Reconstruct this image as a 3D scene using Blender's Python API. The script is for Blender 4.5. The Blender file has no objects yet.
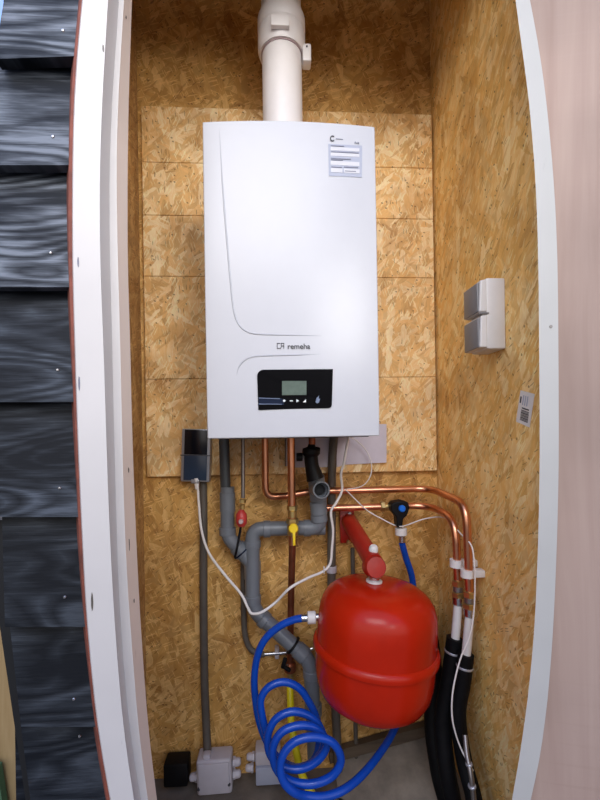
import bpy, bmesh, math, random
from mathutils import Vector, Matrix
random.seed(7)
PI = math.pi
SC = bpy.context.scene
COL = SC.collection
CZ = 1.02                      # camera height above the niche floor
F = 400.0
YAW = math.radians(3.3)
ROLL = math.radians(0.9)
PX, PY = 300.0, 430.0
# ------------------------------------------------------------------ camera
f0 = Vector((math.sin(YAW), math.cos(YAW), 0)); r0 = Vector((math.cos(YAW), -math.sin(YAW), 0)); z0 = Vector((0, 0, 1))
R_ = r0*math.cos(ROLL) - z0*math.sin(ROLL)
U_ = r0*math.sin(ROLL) + z0*math.cos(ROLL)
CAM = Vector((0, 0, CZ))
cd = bpy.data.cameras.new('camera'); cam = bpy.data.objects.new('camera', cd); COL.objects.link(cam)
cd.sensor_width = 36; cd.lens = F/800*36; cd.shift_y = (PY-400)/800; cd.clip_start = 0.01
m = Matrix((R_, U_, -f0)).transposed().to_4x4(); m.translation = CAM
cam.matrix_world = m
SC.camera = cam

def ray(px, py):
    return R_*((px-PX)/F) - U_*((py-PY)/F) + f0
def U(px, py, y):              # the point of depth y seen at a pixel of the photo
    d = ray(px, py); return CAM + d*(y/d.y)
def UX(px, py, x):
    d = ray(px, py); return CAM + d*(x/d.x)

# ------------------------------------------------------------------ materials
def newmat(name):
    m = bpy.data.materials.new(name); m.use_nodes = True
    nt = m.node_tree; b = nt.nodes['Principled BSDF']
    return m, nt, b
def N(nt, t, **kw):
    n = nt.nodes.new(t)
    for k, v in kw.items():
        if k in n.inputs: n.inputs[k].default_value = v
        else: setattr(n, k, v)
    return n
def ramp(nt, stops, interp='LINEAR'):
    r = nt.nodes.new('ShaderNodeValToRGB'); e = r.color_ramp.elements; r.color_ramp.interpolation = interp
    e[0].position, e[0].color = stops[0][0], (*stops[0][1], 1)
    e[1].position, e[1].color = stops[-1][0], (*stops[-1][1], 1)
    for p, c in stops[1:-1]:
        x = e.new(p); x.color = (*c, 1)
    return r
def math_n(nt, op, a, b=None):
    n = nt.nodes.new('ShaderNodeMath'); n.operation = op
    for i, v in enumerate((a, b)):
        if v is None: continue
        if isinstance(v, (int, float)): n.inputs[i].default_value = v
        else: nt.links.new(v, n.inputs[i])
    return n.outputs[0]
def mixc(nt, fac, a, b, mode='MIX'):
    n = nt.nodes.new('ShaderNodeMix'); n.data_type = 'RGBA'; n.blend_type = mode
    for sock, v in ((n.inputs[0], fac), (n.inputs[6], a), (n.inputs[7], b)):
        if isinstance(v, (int, float)): sock.default_value = v
        elif isinstance(v, tuple): sock.default_value = (*v, 1)
        else: nt.links.new(v, sock)
    return n.outputs[2]
def plain(name, col, rough=.5, metal=0., var=.12, scale=25, bump=.0, spec=.5, coat=0.):
    m, nt, b = newmat(name)
    tc = N(nt, 'ShaderNodeTexCoord'); n = N(nt, 'ShaderNodeTexNoise', Scale=scale, Detail=5., Roughness=.6)
    nt.links.new(tc.outputs['Object'], n.inputs['Vector'])
    lo = tuple(c*(1-var) for c in col); hi = tuple(min(1, c*(1+var)) for c in col)
    r = ramp(nt, [(.3, lo), (.7, hi)]); nt.links.new(n.outputs['Fac'], r.inputs[0])
    nt.links.new(r.outputs[0], b.inputs['Base Color'])
    b.inputs['Roughness'].default_value = rough; b.inputs['Metallic'].default_value = metal
    b.inputs['Specular IOR Level'].default_value = spec; b.inputs['Coat Weight'].default_value = coat
    if bump:
        bp = N(nt, 'ShaderNodeBump', Strength=bump, Distance=.002); nt.links.new(n.outputs['Fac'], bp.inputs['Height'])
        nt.links.new(bp.outputs[0], b.inputs['Normal'])
    return m
def osb(name, plane, dark=(.16, .075, .022), mid=(.40, .23, .085), light=(.66, .47, .25), angs=(.3, 1.2, 2.0, 2.7, .8, 1.7), size=1.0, contrast=1.0):
    m, nt, b = newmat(name)
    g = N(nt, 'ShaderNodeNewGeometry'); sp = N(nt, 'ShaderNodeSeparateXYZ'); nt.links.new(g.outputs['Position'], sp.inputs[0])
    cb = N(nt, 'ShaderNodeCombineXYZ')
    nt.links.new(sp.outputs['X' if plane == 'xz' else 'Y'], cb.inputs[0]); nt.links.new(sp.outputs['Z'], cb.inputs[1])
    wn = N(nt, 'ShaderNodeTexNoise', Scale=9., Detail=5., Roughness=.75); nt.links.new(cb.outputs[0], wn.inputs['Vector'])
    wv = N(nt, 'ShaderNodeVectorMath', operation='MULTIPLY_ADD'); nt.links.new(wn.outputs['Color'], wv.inputs[0])
    wv.inputs[1].default_value = (.030, .030, 0); nt.links.new(cb.outputs[0], wv.inputs[2])
    src = wv.outputs[0]
    wv2 = N(nt, 'ShaderNodeVectorMath', operation='MULTIPLY_ADD'); nt.links.new(wn.outputs['Color'], wv2.inputs[0])
    wv2.inputs[1].default_value = (.012, .012, 0); nt.links.new(cb.outputs[0], wv2.inputs[2]); src2 = wv2.outputs[0]
    # base tone
    bn = N(nt, 'ShaderNodeTexNoise', Scale=5., Detail=6., Roughness=.65); nt.links.new(cb.outputs[0], bn.inputs['Vector'])
    br = ramp(nt, [(.25, tuple(c*.75 for c in mid)), (.75, tuple((a+b_)/2 for a, b_ in zip(mid, light)))]); nt.links.new(bn.outputs['Fac'], br.inputs[0])
    col = br.outputs[0]; hgt = None
    for k, a in enumerate(angs):
        mp = N(nt, 'ShaderNodeMapping', vector_type='TEXTURE'); mp.inputs['Rotation'].default_value = (0, 0, a)
        L = (.060, .045, .075, .05, .03, .04)[k % 6]*size; W = (.013, .010, .016, .009, .008, .012)[k % 6]*size
        mp.inputs['Scale'].default_value = (L, W, 1); mp.inputs['Location'].default_value = (.37*k+.011, .73*k, 0)
        nt.links.new(src, mp.inputs['Vector'])
        v = N(nt, 'ShaderNodeTexVoronoi', voronoi_dimensions='2D', Scale=1., Randomness=1.); nt.links.new(mp.outputs[0], v.inputs['Vector'])
        sc = N(nt, 'ShaderNodeSeparateColor'); nt.links.new(v.outputs['Color'], sc.inputs[0])
        # fibre streaks within the flake
        mp2 = N(nt, 'ShaderNodeMapping', vector_type='TEXTURE'); mp2.inputs['Rotation'].default_value = (0, 0, a); mp2.inputs['Scale'].default_value = (.05, .0035, 1)
        nt.links.new(src, mp2.inputs['Vector'])
        fn = N(nt, 'ShaderNodeTexNoise', Scale=1., Detail=2., noise_dimensions='2D'); nt.links.new(mp2.outputs[0], fn.inputs['Vector'])
        tone = math_n(nt, 'ADD', math_n(nt, 'MULTIPLY', sc.outputs[0], .75*contrast), math_n(nt, 'MULTIPLY', fn.outputs['Fac'], .45))
        if contrast < 1: tone = math_n(nt, 'ADD', tone, .4*(1-contrast))
        cr = ramp(nt, [(.10, dark), (.30, tuple(c*.8 for c in mid)), (.6, mid), (.80, tuple((p+q)/2 for p, q in zip(mid, light))), (1.05 if False else 1., light)])
        nt.links.new(tone, cr.inputs[0])
        vis = math_n(nt, 'GREATER_THAN', sc.outputs[1], .52)
        near = math_n(nt, 'LESS_THAN', v.outputs['Distance'], .46)
        msk = math_n(nt, 'MULTIPLY', math_n(nt, 'MULTIPLY', vis, near), .85)
        col = mixc(nt, msk, col, cr.outputs[0])
        rim = math_n(nt, 'MULTIPLY', math_n(nt, 'MULTIPLY', vis, math_n(nt, 'COMPARE', v.outputs['Distance'], .47)), 0)
        h = math_n(nt, 'MULTIPLY', msk, math_n(nt, 'ADD', sc.outputs[2], .3))
        hgt = h if hgt is None else math_n(nt, 'MAXIMUM', hgt, h)
    # slivers: red-brown flakes, pale splinters, dark chips
    redb = tuple(a_*.5+b_*.5 for a_, b_ in zip(dark, mid)); pale = tuple(min(1, c*1.12) for c in light)
    for (a, s, thr, cc, al, dd) in ((angs[4], (.034*size, .008, 1), .90, redb, .55, .42), (angs[0], (.038, .0038, 1), .84, pale, .55, .40), (angs[2], (.026, .003, 1), .86, pale, .5, .40),
                            (angs[0]+.5, (.022, .0032, 1), .955, tuple(c*.55 for c in dark), .6, .36), (angs[3], (.009, .006, 1), .975, tuple(c*.4 for c in dark), .7, .34)):
        mp = N(nt, 'ShaderNodeMapping', vector_type='TEXTURE'); mp.inputs['Rotation'].default_value = (0, 0, a); mp.inputs['Scale'].default_value = s
        nt.links.new(src2, mp.inputs['Vector'])
        v = N(nt, 'ShaderNodeTexVoronoi', voronoi_dimensions='2D', Scale=1.); nt.links.new(mp.outputs[0], v.inputs['Vector'])
        sc = N(nt, 'ShaderNodeSeparateColor'); nt.links.new(v.outputs['Color'], sc.inputs[0])
        ms = math_n(nt, 'MULTIPLY', math_n(nt, 'MULTIPLY', math_n(nt, 'GREATER_THAN', sc.outputs[0], thr), math_n(nt, 'LESS_THAN', v.outputs['Distance'], dd)), al)
        col = mixc(nt, ms, col, cc)
    ln = N(nt, 'ShaderNodeTexNoise', Scale=7., Detail=4., Roughness=.6); nt.links.new(g.outputs['Position'], ln.inputs['Vector'])
    lr = ramp(nt, [(.32, (.70, .62, .55)), (.52, (1, 1, 1)), (.7, (1.0, .97, .90))]); nt.links.new(ln.outputs['Fac'], lr.inputs[0])
    col = mixc(nt, .8, col, lr.outputs[0], 'MULTIPLY')
    nt.links.new(col, b.inputs['Base Color'])
    b.inputs['Roughness'].default_value = .55; b.inputs['Specular IOR Level'].default_value = .35
    bp = N(nt, 'ShaderNodeBump', Strength=.55, Distance=.0015); nt.links.new(hgt, bp.inputs['Height']); nt.links.new(bp.outputs[0], b.inputs['Normal'])
    return m
def charred(name, lo=(.004, .006, .010), hi=(.18, .205, .25), amt=1.0):
    m, nt, b = newmat(name)
    tc = N(nt, 'ShaderNodeTexCoord'); oi = N(nt, 'ShaderNodeObjectInfo')
    ad = N(nt, 'ShaderNodeVectorMath', operation='MULTIPLY_ADD'); nt.links.new(oi.outputs['Random'], ad.inputs[0]); ad.inputs[1].default_value = (37, 11, 23)
    mp = N(nt, 'ShaderNodeMapping'); mp.inputs['Scale'].default_value = (3.2, 1, 11.)
    nt.links.new(tc.outputs['Object'], mp.inputs['Vector']); nt.links.new(mp.outputs[0], ad.inputs[2])
    n = N(nt, 'ShaderNodeTexNoise', Scale=1.0, Detail=1.2, Roughness=.4, Distortion=.3); nt.links.new(ad.outputs[0], n.inputs['Vector'])
    ring = math_n(nt, 'PINGPONG', math_n(nt, 'MULTIPLY', n.outputs['Fac'], 12.), .5)
    mp2 = N(nt, 'ShaderNodeMapping'); mp2.inputs['Scale'].default_value = (9, 1, 230); nt.links.new(tc.outputs['Object'], mp2.inputs['Vector'])
    n2 = N(nt, 'ShaderNodeTexNoise', Scale=1.2, Detail=4., Roughness=.7); nt.links.new(mp2.outputs[0], n2.inputs['Vector'])
    n3 = N(nt, 'ShaderNodeTexNoise', Scale=2.2, Detail=3.); nt.links.new(ad.outputs[0], n3.inputs['Vector'])
    s = math_n(nt, 'ADD', math_n(nt, 'MULTIPLY', ring, .8*amt), math_n(nt, 'MULTIPLY', n2.outputs['Fac'], .85))
    s = math_n(nt, 'MULTIPLY', s, n3.outputs['Fac'])
    r = ramp(nt, [(.20, lo), (.32, tuple(a*.72 + b_*.28 for a, b_ in zip(lo, hi))), (.47, hi)]); nt.links.new(s, r.inputs[0])
    nt.links.new(r.outputs[0], b.inputs['Base Color'])
    b.inputs['Roughness'].default_value = .45; b.inputs['Specular IOR Level'].default_value = .22
    bp = N(nt, 'ShaderNodeBump', Strength=.5, Distance=.002); nt.links.new(s, bp.inputs['Height']); nt.links.new(bp.outputs[0], b.inputs['Normal'])
    return m
def woodm(name, lo, hi, sx, sz, rough=.6, spots=False):
    m, nt, b = newmat(name)
    tc = N(nt, 'ShaderNodeTexCoord'); mp = N(nt, 'ShaderNodeMapping'); mp.inputs['Scale'].default_value = (sx, sx, sz)
    nt.links.new(tc.outputs['Object'], mp.inputs['Vector'])
    n = N(nt, 'ShaderNodeTexNoise', Scale=1., Detail=7., Roughness=.6, Distortion=.4); nt.links.new(mp.outputs[0], n.inputs['Vector'])
    r = ramp(nt, [(.32, lo), (.68, hi)]); nt.links.new(n.outputs['Fac'], r.inputs[0]); c = r.outputs[0]
    n2 = N(nt, 'ShaderNodeTexNoise', Scale=3., Detail=3.); nt.links.new(tc.outputs['Object'], n2.inputs['Vector'])
    r2 = ramp(nt, [(.35, (.82, .82, .82)), (.65, (1, 1, 1))]); nt.links.new(n2.outputs['Fac'], r2.inputs[0])
    c = mixc(nt, 1., c, r2.outputs[0], 'MULTIPLY')
    nt.links.new(c, b.inputs['Base Color']); b.inputs['Roughness'].default_value = rough
    bp = N(nt, 'ShaderNodeBump', Strength=.15, Distance=.001); nt.links.new(n.outputs['Fac'], bp.inputs['Height']); nt.links.new(bp.outputs[0], b.inputs['Normal'])
    return m
def painted(name, col, smudge=(.35, .34, .36)):
    m, nt, b = newmat(name)
    tc = N(nt, 'ShaderNodeTexCoord')
    n = N(nt, 'ShaderNodeTexNoise', Scale=9., Detail=4.); nt.links.new(tc.outputs['Object'], n.inputs['Vector'])
    r = ramp(nt, [(.3, tuple(c*.94 for c in col)), (.7, col)]); nt.links.new(n.outputs['Fac'], r.inputs[0])
    mp = N(nt, 'ShaderNodeMapping'); mp.inputs['Scale'].default_value = (60, 60, 14); nt.links.new(tc.outputs['Object'], mp.inputs['Vector'])
    n2 = N(nt, 'ShaderNodeTexNoise', Scale=1., Detail=4., Roughness=.6); nt.links.new(mp.outputs[0], n2.inputs['Vector'])
    k = ramp(nt, [(.70, (0, 0, 0)), (.82, (.7, .7, .7))]); nt.links.new(n2.outputs['Fac'], k.inputs[0])
    c = mixc(nt, k.outputs[0], r.outputs[0], smudge)
    nt.links.new(c, b.inputs['Base Color']); b.inputs['Roughness'].default_value = .45
    return m
M = {}
M['osb_back'] = osb('osb_back', 'xz', dark=(.30, .12, .03), mid=(.62, .33, .085), light=(.86, .56, .22), size=2.0)
M['osb_panel'] = osb('osb_panel', 'xz', dark=(.42, .18, .05), mid=(.88, .52, .19), light=(1., .80, .48), angs=(1.1, .2, 1.9, 2.6, .7, 1.5), size=1.9)
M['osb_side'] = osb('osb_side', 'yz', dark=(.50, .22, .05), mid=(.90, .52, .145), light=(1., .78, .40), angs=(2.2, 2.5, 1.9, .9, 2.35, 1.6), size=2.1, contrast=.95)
M['side_shaded'] = osb('osb_left_shaded', 'yz', dark=(.26, .11, .03), mid=(.50, .27, .09), light=(.65, .42, .18), size=1.5)  # shade on the left wall put into a darker OSB colour
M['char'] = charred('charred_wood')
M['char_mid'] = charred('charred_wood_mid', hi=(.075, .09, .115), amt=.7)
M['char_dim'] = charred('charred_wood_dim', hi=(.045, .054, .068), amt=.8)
M['char_edge'] = plain('black_edge', (.006, .007, .009), .6)
M['frame'] = painted('white_paint', (.655, .63, .62))
M['frame_shade'] = painted('white_paint_shaded', (.52, .49, .48))  # white frame paint darkened: shade of the receding step put into the colour
M['frame_beige'] = painted('cream_paint', (.72, .59, .50), (.3, .2, .14))
M['trim_r'] = painted('white_trim', (.56, .555, .53))
M['seal'] = plain('red_brown_seal', (.20, .055, .035), .7, var=.35, scale=40)
M['door'] = woodm('whitewashed_wood', (.40, .275, .225), (.49, .36, .30), 22, 1.2, .6)
M['boiler'] = plain('white_enamel', (.535, .54, .575), .26, var=.01, spec=.28)
M['boiler_grey'] = plain('boiler_underside', (.10, .10, .10), .6)
M['ridge'] = plain('shaded_ridge', (.42, .43, .47), .4, var=.01)  # darker than the enamel: shading along the pressed lines put into the colour
M['black_gloss'] = plain('black_glass', (.003, .003, .004), .12, var=.1, spec=.05)
M['navy'] = plain('navy_strip', (.008, .014, .035), .5, spec=.1)
M['silver_line'] = plain('silver_line', (.14, .18, .28), .3)
M['lcd'] = plain('lcd_grey_green', (.10, .135, .11), .5, spec=.2, var=.15, scale=60)
M['icon'] = plain('white_print', (.75, .77, .8), .4)
M['print'] = plain('dark_print', (.05, .05, .06), .5)
M['label_blue'] = plain('label_blue_grey', (.36, .385, .48), .5, var=.04)
M['label_white'] = plain('label_white', (.58, .58, .62), .5, var=.03)
M['label_line'] = plain('label_line', (.18, .19, .25), .5)
M['flue'] = plain('white_plastic', (.76, .72, .71), .35, var=.03)
M['flue_top'] = plain('cream_plastic', (.66, .60, .55), .4, var=.05)
M['flue_ring'] = plain('pink_grey_ring', (.45, .33, .33), .5)
M['pvc'] = plain('grey_pvc', (.145, .16, .18), .35, var=.12, scale=12)
M['pvc_dark'] = plain('dark_grey_plastic', (.045, .05, .055), .45, var=.2)
M['pvc_in'] = plain('pipe_inside', (.012, .014, .018), .6)
M['conduit'] = plain('grey_conduit', (.10, .085, .07), .55, var=.15)
M['black'] = plain('black_plastic', (.005, .005, .006), .5, var=.3, spec=.2)
M['foam'] = plain('black_foam', (.004, .004, .005), .6, var=.4, scale=40, bump=.3, spec=.15)
M['copper'] = plain('copper', (.72, .33, .19), .28, 1., var=.15, scale=18)
M['copper_old'] = plain('dull_copper', (.30, .10, .05), .4, .8, var=.3, scale=20)
M['brass'] = plain('brass', (.58, .42, .17), .3, .9, var=.2)
M['steel'] = plain('steel', (.62, .63, .65), .25, 1., var=.1)
M['steel_dull'] = plain('dull_steel', (.30, .28, .27), .4, .9, var=.15)
M['yellow'] = plain('yellow_handle', (.85, .60, .02), .4, var=.05)
M['yellow_hose'] = plain('yellow_hose', (.80, .66, .01), .4, var=.06)
M['red'] = plain('red_enamel', (.47, .016, .003), .24, var=.12, scale=7, spec=.28)
M['red_dark'] = plain('red_bracket', (.36, .016, .008), .35, var=.15)
M['red_cap'] = plain('red_cap', (.45, .035, .03), .4, var=.15)
M['blue'] = plain('blue_hose', (.004, .065, .44), .25, var=.1)
M['blue_btn'] = plain('blue_button', (.01, .16, .70), .3)
M['white_pl'] = plain('white_nylon', (.72, .70, .68), .45, var=.05)
M['white_cab'] = plain('white_cable', (.78, .74, .71), .45, var=.04)
M['paper'] = plain('translucent_paper', (.60, .55, .62), .6, var=.08, scale=14)
M['grey_box'] = plain('light_grey_box', (.52, .49, .53), .45, var=.05)
M['sock'] = plain('socket_grey_white', (.66, .64, .63), .4, var=.04)
M['lid'] = plain('socket_lid_grey', (.20, .20, .21), .4, var=.05)
M['gate_frame'] = plain('aluminium_case', (.36, .36, .38), .35, .5, var=.06)
M['gate_black'] = plain('black_screen', (.005, .006, .010), .2)
M['gate_navy'] = plain('navy_panel', (.022, .04, .075), .3, var=.1)
M['concrete'] = plain('concrete', (.15, .125, .10), .8, var=.35, scale=12, bump=.5)
M['concrete2'] = plain('pale_concrete', (.25, .21, .165), .8, var=.3, scale=16, bump=.5)
M['timber_dark'] = woodm('dark_timber', (.05, .035, .022), (.14, .10, .065), 2, 40)  # dark brown timber with random grain
M['timber'] = woodm('yellow_timber', (.34, .22, .09), (.50, .36, .18), 30, 3)
M['green'] = plain('green_board', (.06, .14, .07), .7, var=.2)
M['cap_tape'] = plain('foil_tape', (.45, .46, .5), .35, .5)

# ------------------------------------------------------------------ mesh helpers
def obj(name, verts, faces, mat, parent=None, smooth=False, sub=None):
    vs = [Vector(v) for v in verts]
    c = Vector((sum(v.x for v in vs), sum(v.y for v in vs), sum(v.z for v in vs)))/len(vs)
    me = bpy.data.meshes.new(name); me.from_pydata([v-c for v in vs], [], faces)
    bm = bmesh.new(); bm.from_mesh(me); bmesh.ops.recalc_face_normals(bm, faces=bm.faces); bm.to_mesh(me); bm.free()
    me.materials.append(M[mat])
    if smooth:
        for p in me.polygons: p.use_smooth = True
    o = bpy.data.objects.new(name, me); COL.objects.link(o)
    par(o, c, parent)
    return o
def wloc(o):
    p = o.location.copy(); q = o.parent
    while q: p = q.matrix_basis @ p if False else p + q.location; q = q.parent
    return p
def par(o, c, parent):
    if parent is None: o.location = c
    else:
        o.parent = parent; o.location = Vector(c) - wloc(parent)
def thing(name, loc, label, cat, group=None):
    o = bpy.data.objects.new(name, None); COL.objects.link(o); o.location = loc; o.empty_display_size = .05
    return tag(o, label, cat, group)
def tag(o, label, cat, group=None):
    o['label'] = label; o['category'] = cat
    if group: o['group'] = group
    return o
def struct(o): o['kind'] = 'structure'; return o
class G:
    def __init__(s): s.v = []; s.f = []
    def add(s, v, f):
        n = len(s.v); s.v += [Vector(p) for p in v]; s.f += [tuple(i+n for i in q) for q in f]; return s
    def box(s, c, d, rot=None, bev=0., seg=2):
        bm = bmesh.new(); bmesh.ops.create_cube(bm, size=1)
        for v in bm.verts: v.co = Vector((v.co.x*d[0], v.co.y*d[1], v.co.z*d[2]))
        if bev: bmesh.ops.bevel(bm, geom=bm.edges[:], offset=bev, segments=seg, profile=.5, affect='EDGES')
        mt = Matrix.Translation(c) @ (rot.to_4x4() if rot is not None else Matrix.Identity(4))
        bm.verts.index_update()
        s.add([mt @ v.co for v in bm.verts], [[v.index for v in f.verts] for f in bm.faces]); bm.free(); return s
    def tube(s, pts, r, n=14, cap=True):
        pts = [Vector(p) for p in pts]; k = len(pts)
        rs = r if isinstance(r, (list, tuple)) else [r]*k
        t = [(pts[min(i+1, k-1)]-pts[max(i-1, 0)]).normalized() for i in range(k)]
        a = Vector((0, 0, 1)) if abs(t[0].z) < .9 else Vector((1, 0, 0))
        nv = (a - t[0]*a.dot(t[0])).normalized(); V = []; Fs = []
        for i in range(k):
            nv = (nv - t[i]*nv.dot(t[i])).normalized(); bv = t[i].cross(nv)
            for j in range(n):
                q = 2*PI*j/n; V.append(pts[i] + (nv*math.cos(q) + bv*math.sin(q))*rs[i])
        for i in range(k-1):
            for j in range(n):
                Fs.append((i*n+j, i*n+(j+1) % n, (i+1)*n+(j+1) % n, (i+1)*n+j))
        if cap: Fs.append(tuple(range(n))); Fs.append(tuple((k-1)*n+j for j in range(n)))
        return s.add(V, Fs)
    def lathe(s, prof, c, axis=Vector((0, 0, 1)), n=40):
        axis = axis.normalized(); q = axis.to_track_quat('Z', 'Y'); V = []; Fs = []
        for r, z in prof:
            for j in range(n):
                a = 2*PI*j/n; V.append(Vector(c) + q @ Vector((r*math.cos(a), r*math.sin(a), z)))
        for i in range(len(prof)-1):
            for j in range(n): Fs.append((i*n+j, i*n+(j+1) % n, (i+1)*n+(j+1) % n, (i+1)*n+j))
        if prof[0][0] > 1e-5: Fs.append(tuple(range(n)))
        if prof[-1][0] > 1e-5: Fs.append(tuple((len(prof)-1)*n+j for j in range(n)))
        return s.add(V, Fs)
    def build(s, name, mat, parent=None, smooth=False):
        o = obj(name, s.v, s.f, mat, parent)
        if smooth:
            for p in o.data.polygons: p.use_smooth = True
            bm = bmesh.new(); bm.from_mesh(o.data)
            for e in bm.edges:
                if len(e.link_faces) == 2 and e.calc_face_angle(0) > math.radians(38): e.smooth = False
            bm.to_mesh(o.data); bm.free()
        return o
def fillet(pts, r, n=7):
    pts = [Vector(p) for p in pts]; out = [pts[0]]
    for i in range(1, len(pts)-1):
        a, b, c = pts[i-1], pts[i], pts[i+1]
        u = (a-b); w = (c-b); L = min(r, u.length*.48, w.length*.48); p = b + u.normalized()*L; q = b + w.normalized()*L
        for k in range(n+1):
            t = k/n; out.append(p*(1-t)**2 + b*2*t*(1-t) + q*t*t)
    out.append(pts[-1]); return out
def spline(pts, n=8):
    pts = [Vector(p) for p in pts]; P = [pts[0]*2-pts[1]] + pts + [pts[-1]*2-pts[-2]]; out = []
    for i in range(1, len(P)-2):
        a, b, c, d = P[i-1:i+3]
        for k in range(n):
            t = k/n; out.append(.5*((2*b) + (c-a)*t + (2*a-5*b+4*c-d)*t*t + (3*b-a-3*c+d)*t**3))
    out.append(pts[-1]); return out
def UU(l): return [U(*p) for p in l]
def interp(tab, y):
    if y <= tab[0][0]: (a, b), (c, d) = tab[0], tab[1]
    elif y >= tab[-1][0]: (a, b), (c, d) = tab[-2], tab[-1]
    else:
        for (a, b), (c, d) in zip(tab, tab[1:]):
            if a <= y <= c: break
    return b + (d-b)*(y-a)/(c-a)
def smoothtab(tab):            # a soft version of the traced edge
    return lambda y: sum(interp(tab, y+k)*w for k, w in ((-60, .1), (-30, .2), (0, .4), (30, .2), (60, .1)))

# ------------------------------------------------------------------ room shell
YB = 1.20; XR = U(436, 430, YB).x; XL = U(142, 400, YB).x; FZ = 0.0; TOPZ = 2.45
struct(G().box((.03, YB+.011, TOPZ/2), (XR-XL+.3, .02, TOPZ)).build('wall_back', 'osb_back'))
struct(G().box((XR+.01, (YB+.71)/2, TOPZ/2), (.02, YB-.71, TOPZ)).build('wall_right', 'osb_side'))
struct(G().box((XL-.01, (YB+.70)/2, TOPZ/2), (.02, YB-.70, TOPZ)).build('wall_left', 'side_shaded'))
struct(G().box((.03, .93, TOPZ+.01), (1.3, .62, .02)).build('ceiling', 'osb_back'))
struct(G().box((0, -.5, -.085), (8, 7, .03)).build('ground', 'concrete'))
struct(G().box((.03, .90, -.03), (1.3, .62, .06)).build('floor', 'concrete'))
# lintel above the opening, outside the picture, height set to shade the niche top
struct(G().box((.05, .69, 2.27), (1.0, .04, .30)).build('trim_4', 'frame'))

# mounting board: five strips of OSB on the back wall
bb = thing('backing_board', (U(288, 470, 1.19)), 'wide OSB backing board of stacked strips fixed behind the boiler', 'board')
xa = U(144, 300, 1.18).x; xb = U(434.5, 300, 1.18).x
rows = [110, 165, 217, 277, 378, 474]
for i in range(5):
    zt = U(288, rows[i], 1.18).z; zb = U(288, rows[i+1], 1.18).z; g = .0011
    G().box(((xa+xb)/2, 1.1895, (zt+zb)/2), (xb-xa, .019, zt-zb-g), bev=.0012, seg=1).build('board', 'osb_panel', bb)

# ------------------------------------------------------------------ left door frame and cladding
ys = list(range(-80, 900, 20))
E = {
 's0': [(0, 80), (60, 73), (100, 71), (170, 68.5), (250, 68), (330, 71), (430, 75), (510, 78), (600, 82), (630, 86), (730, 95), (800, 107)],
 's1': [(0, 83), (60, 77), (100, 74.5), (170, 73), (270, 73), (330, 75), (430, 78), (510, 81.5), (600, 86), (630, 88), (730, 98), (800, 111)],
 'c1': [(0, 108), (100, 102), (170, 99.5), (270, 100), (330, 103), (430, 106), (510, 108.6), (600, 113), (630, 115), (730, 123), (800, 134)],
 'c2': [(0, 119), (100, 112), (170, 109), (270, 110), (330, 112), (430, 114), (510, 116), (600, 119), (630, 121), (730, 129), (800, 141)],
 'c3': [(0, 124), (100, 118), (170, 116), (270, 118), (330, 120), (430, 122), (510, 124), (600, 128), (630, 131), (730, 138), (800, 148)],
 'c4': [(0, 132), (100, 128.5), (170, 127.5), (270, 127.5), (330, 130), (430, 132), (510, 135), (600, 139), (630, 141), (730, 148), (800, 157)],
 'i': [(0, 515.5), (50, 522), (94, 529), (190, 536.6), (270, 538.6), (460, 540), (530, 538.6), (630, 535), (700, 528), (765, 518.7), (800, 512)],
 'o': [(0, 530), (50, 540), (94, 546), (190, 555), (270, 558), (460, 559), (530, 557.5), (630, 553.5), (700, 548), (765, 540), (800, 531)],
}
E = {k: smoothtab(v) for k, v in E.items()}
def strip(name, cols, mat, parent=None, close=True):
    """bowed moulding: cols = [(edge key, depth, dx)] swept down the opening; closed ring section"""
    V = []; Fs = []; n = len(cols)
    for y in ys:
        for (k, d, dx) in cols:
            p = U(E[k](y), y, d); V.append((p.x+dx, p.y, p.z))
    for i in range(len(ys)-1):
        for j in range(n if close else n-1):
            a = i*n+j; b = i*n+(j+1) % n
            Fs.append((a, b, b+n, a+n))
    if close: Fs += [tuple(range(n)), tuple((len(ys)-1)*n+j for j in range(n))]
    return obj(name, V, Fs, mat, parent)
fr = struct(bpy.data.objects.new('trim_1', None)); COL.objects.link(fr); fr.location = U(100, 430, .62)
strip('frame_face', [('s1', .598, 0), ('c1', .598, 0), ('c1', .66, -.002), ('s1', .66, -.01)], 'frame', fr)
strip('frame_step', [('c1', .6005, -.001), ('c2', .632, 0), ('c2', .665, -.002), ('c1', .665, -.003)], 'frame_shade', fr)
strip('frame_bead', [('c2', .6325, -.001), ('c3', .632, 0), ('c3', .67, -.003), ('c2', .67, -.004)], 'frame', fr)
strip('frame_inner', [('c3', .6335, -.001), ('c4', .668, 0), ('c4', .71, -.02), ('c3', .71, -.035)], 'frame_beige', fr)
sl = struct(strip('trim_2', [('s0', .606, 0), ('s1', .606, .002), ('s1', .64, .001), ('s0', .64, -.004)], 'seal'))
# dents on the frame
for (px, py, w, h) in ((103, 48, 2, 7), (78, 262, 2, 9), (79, 383, 2.4, 13), (92, 602, 2.6, 15), (129, 545, 2, 12), (134, 601, 1.5, 4), (126, 17, 1.5, 3), (128.5, 470, 1.5, 5)):
    d = .5972 if px < 110 else .645
    p = U(px, py, d); g = G(); n = 7
    ring_ = [p + Vector((w*.00045*math.cos(2*PI*k/n)*(1+.3*random.random()), 0, h*.00075*math.sin(2*PI*k/n)*(1+.3*random.random()))) for k in range(n)]
    g.add(ring_ + [q+Vector((0, .0012, 0)) for q in ring_], [tuple(range(n)), tuple(range(2*n-1, n-1, -1))] + [(k, (k+1) % n, n+(k+1) % n, n+k) for k in range(n)])
    g.build('scuff_mark', 'label_line' if px < 80 else 'conduit', fr)
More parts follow.
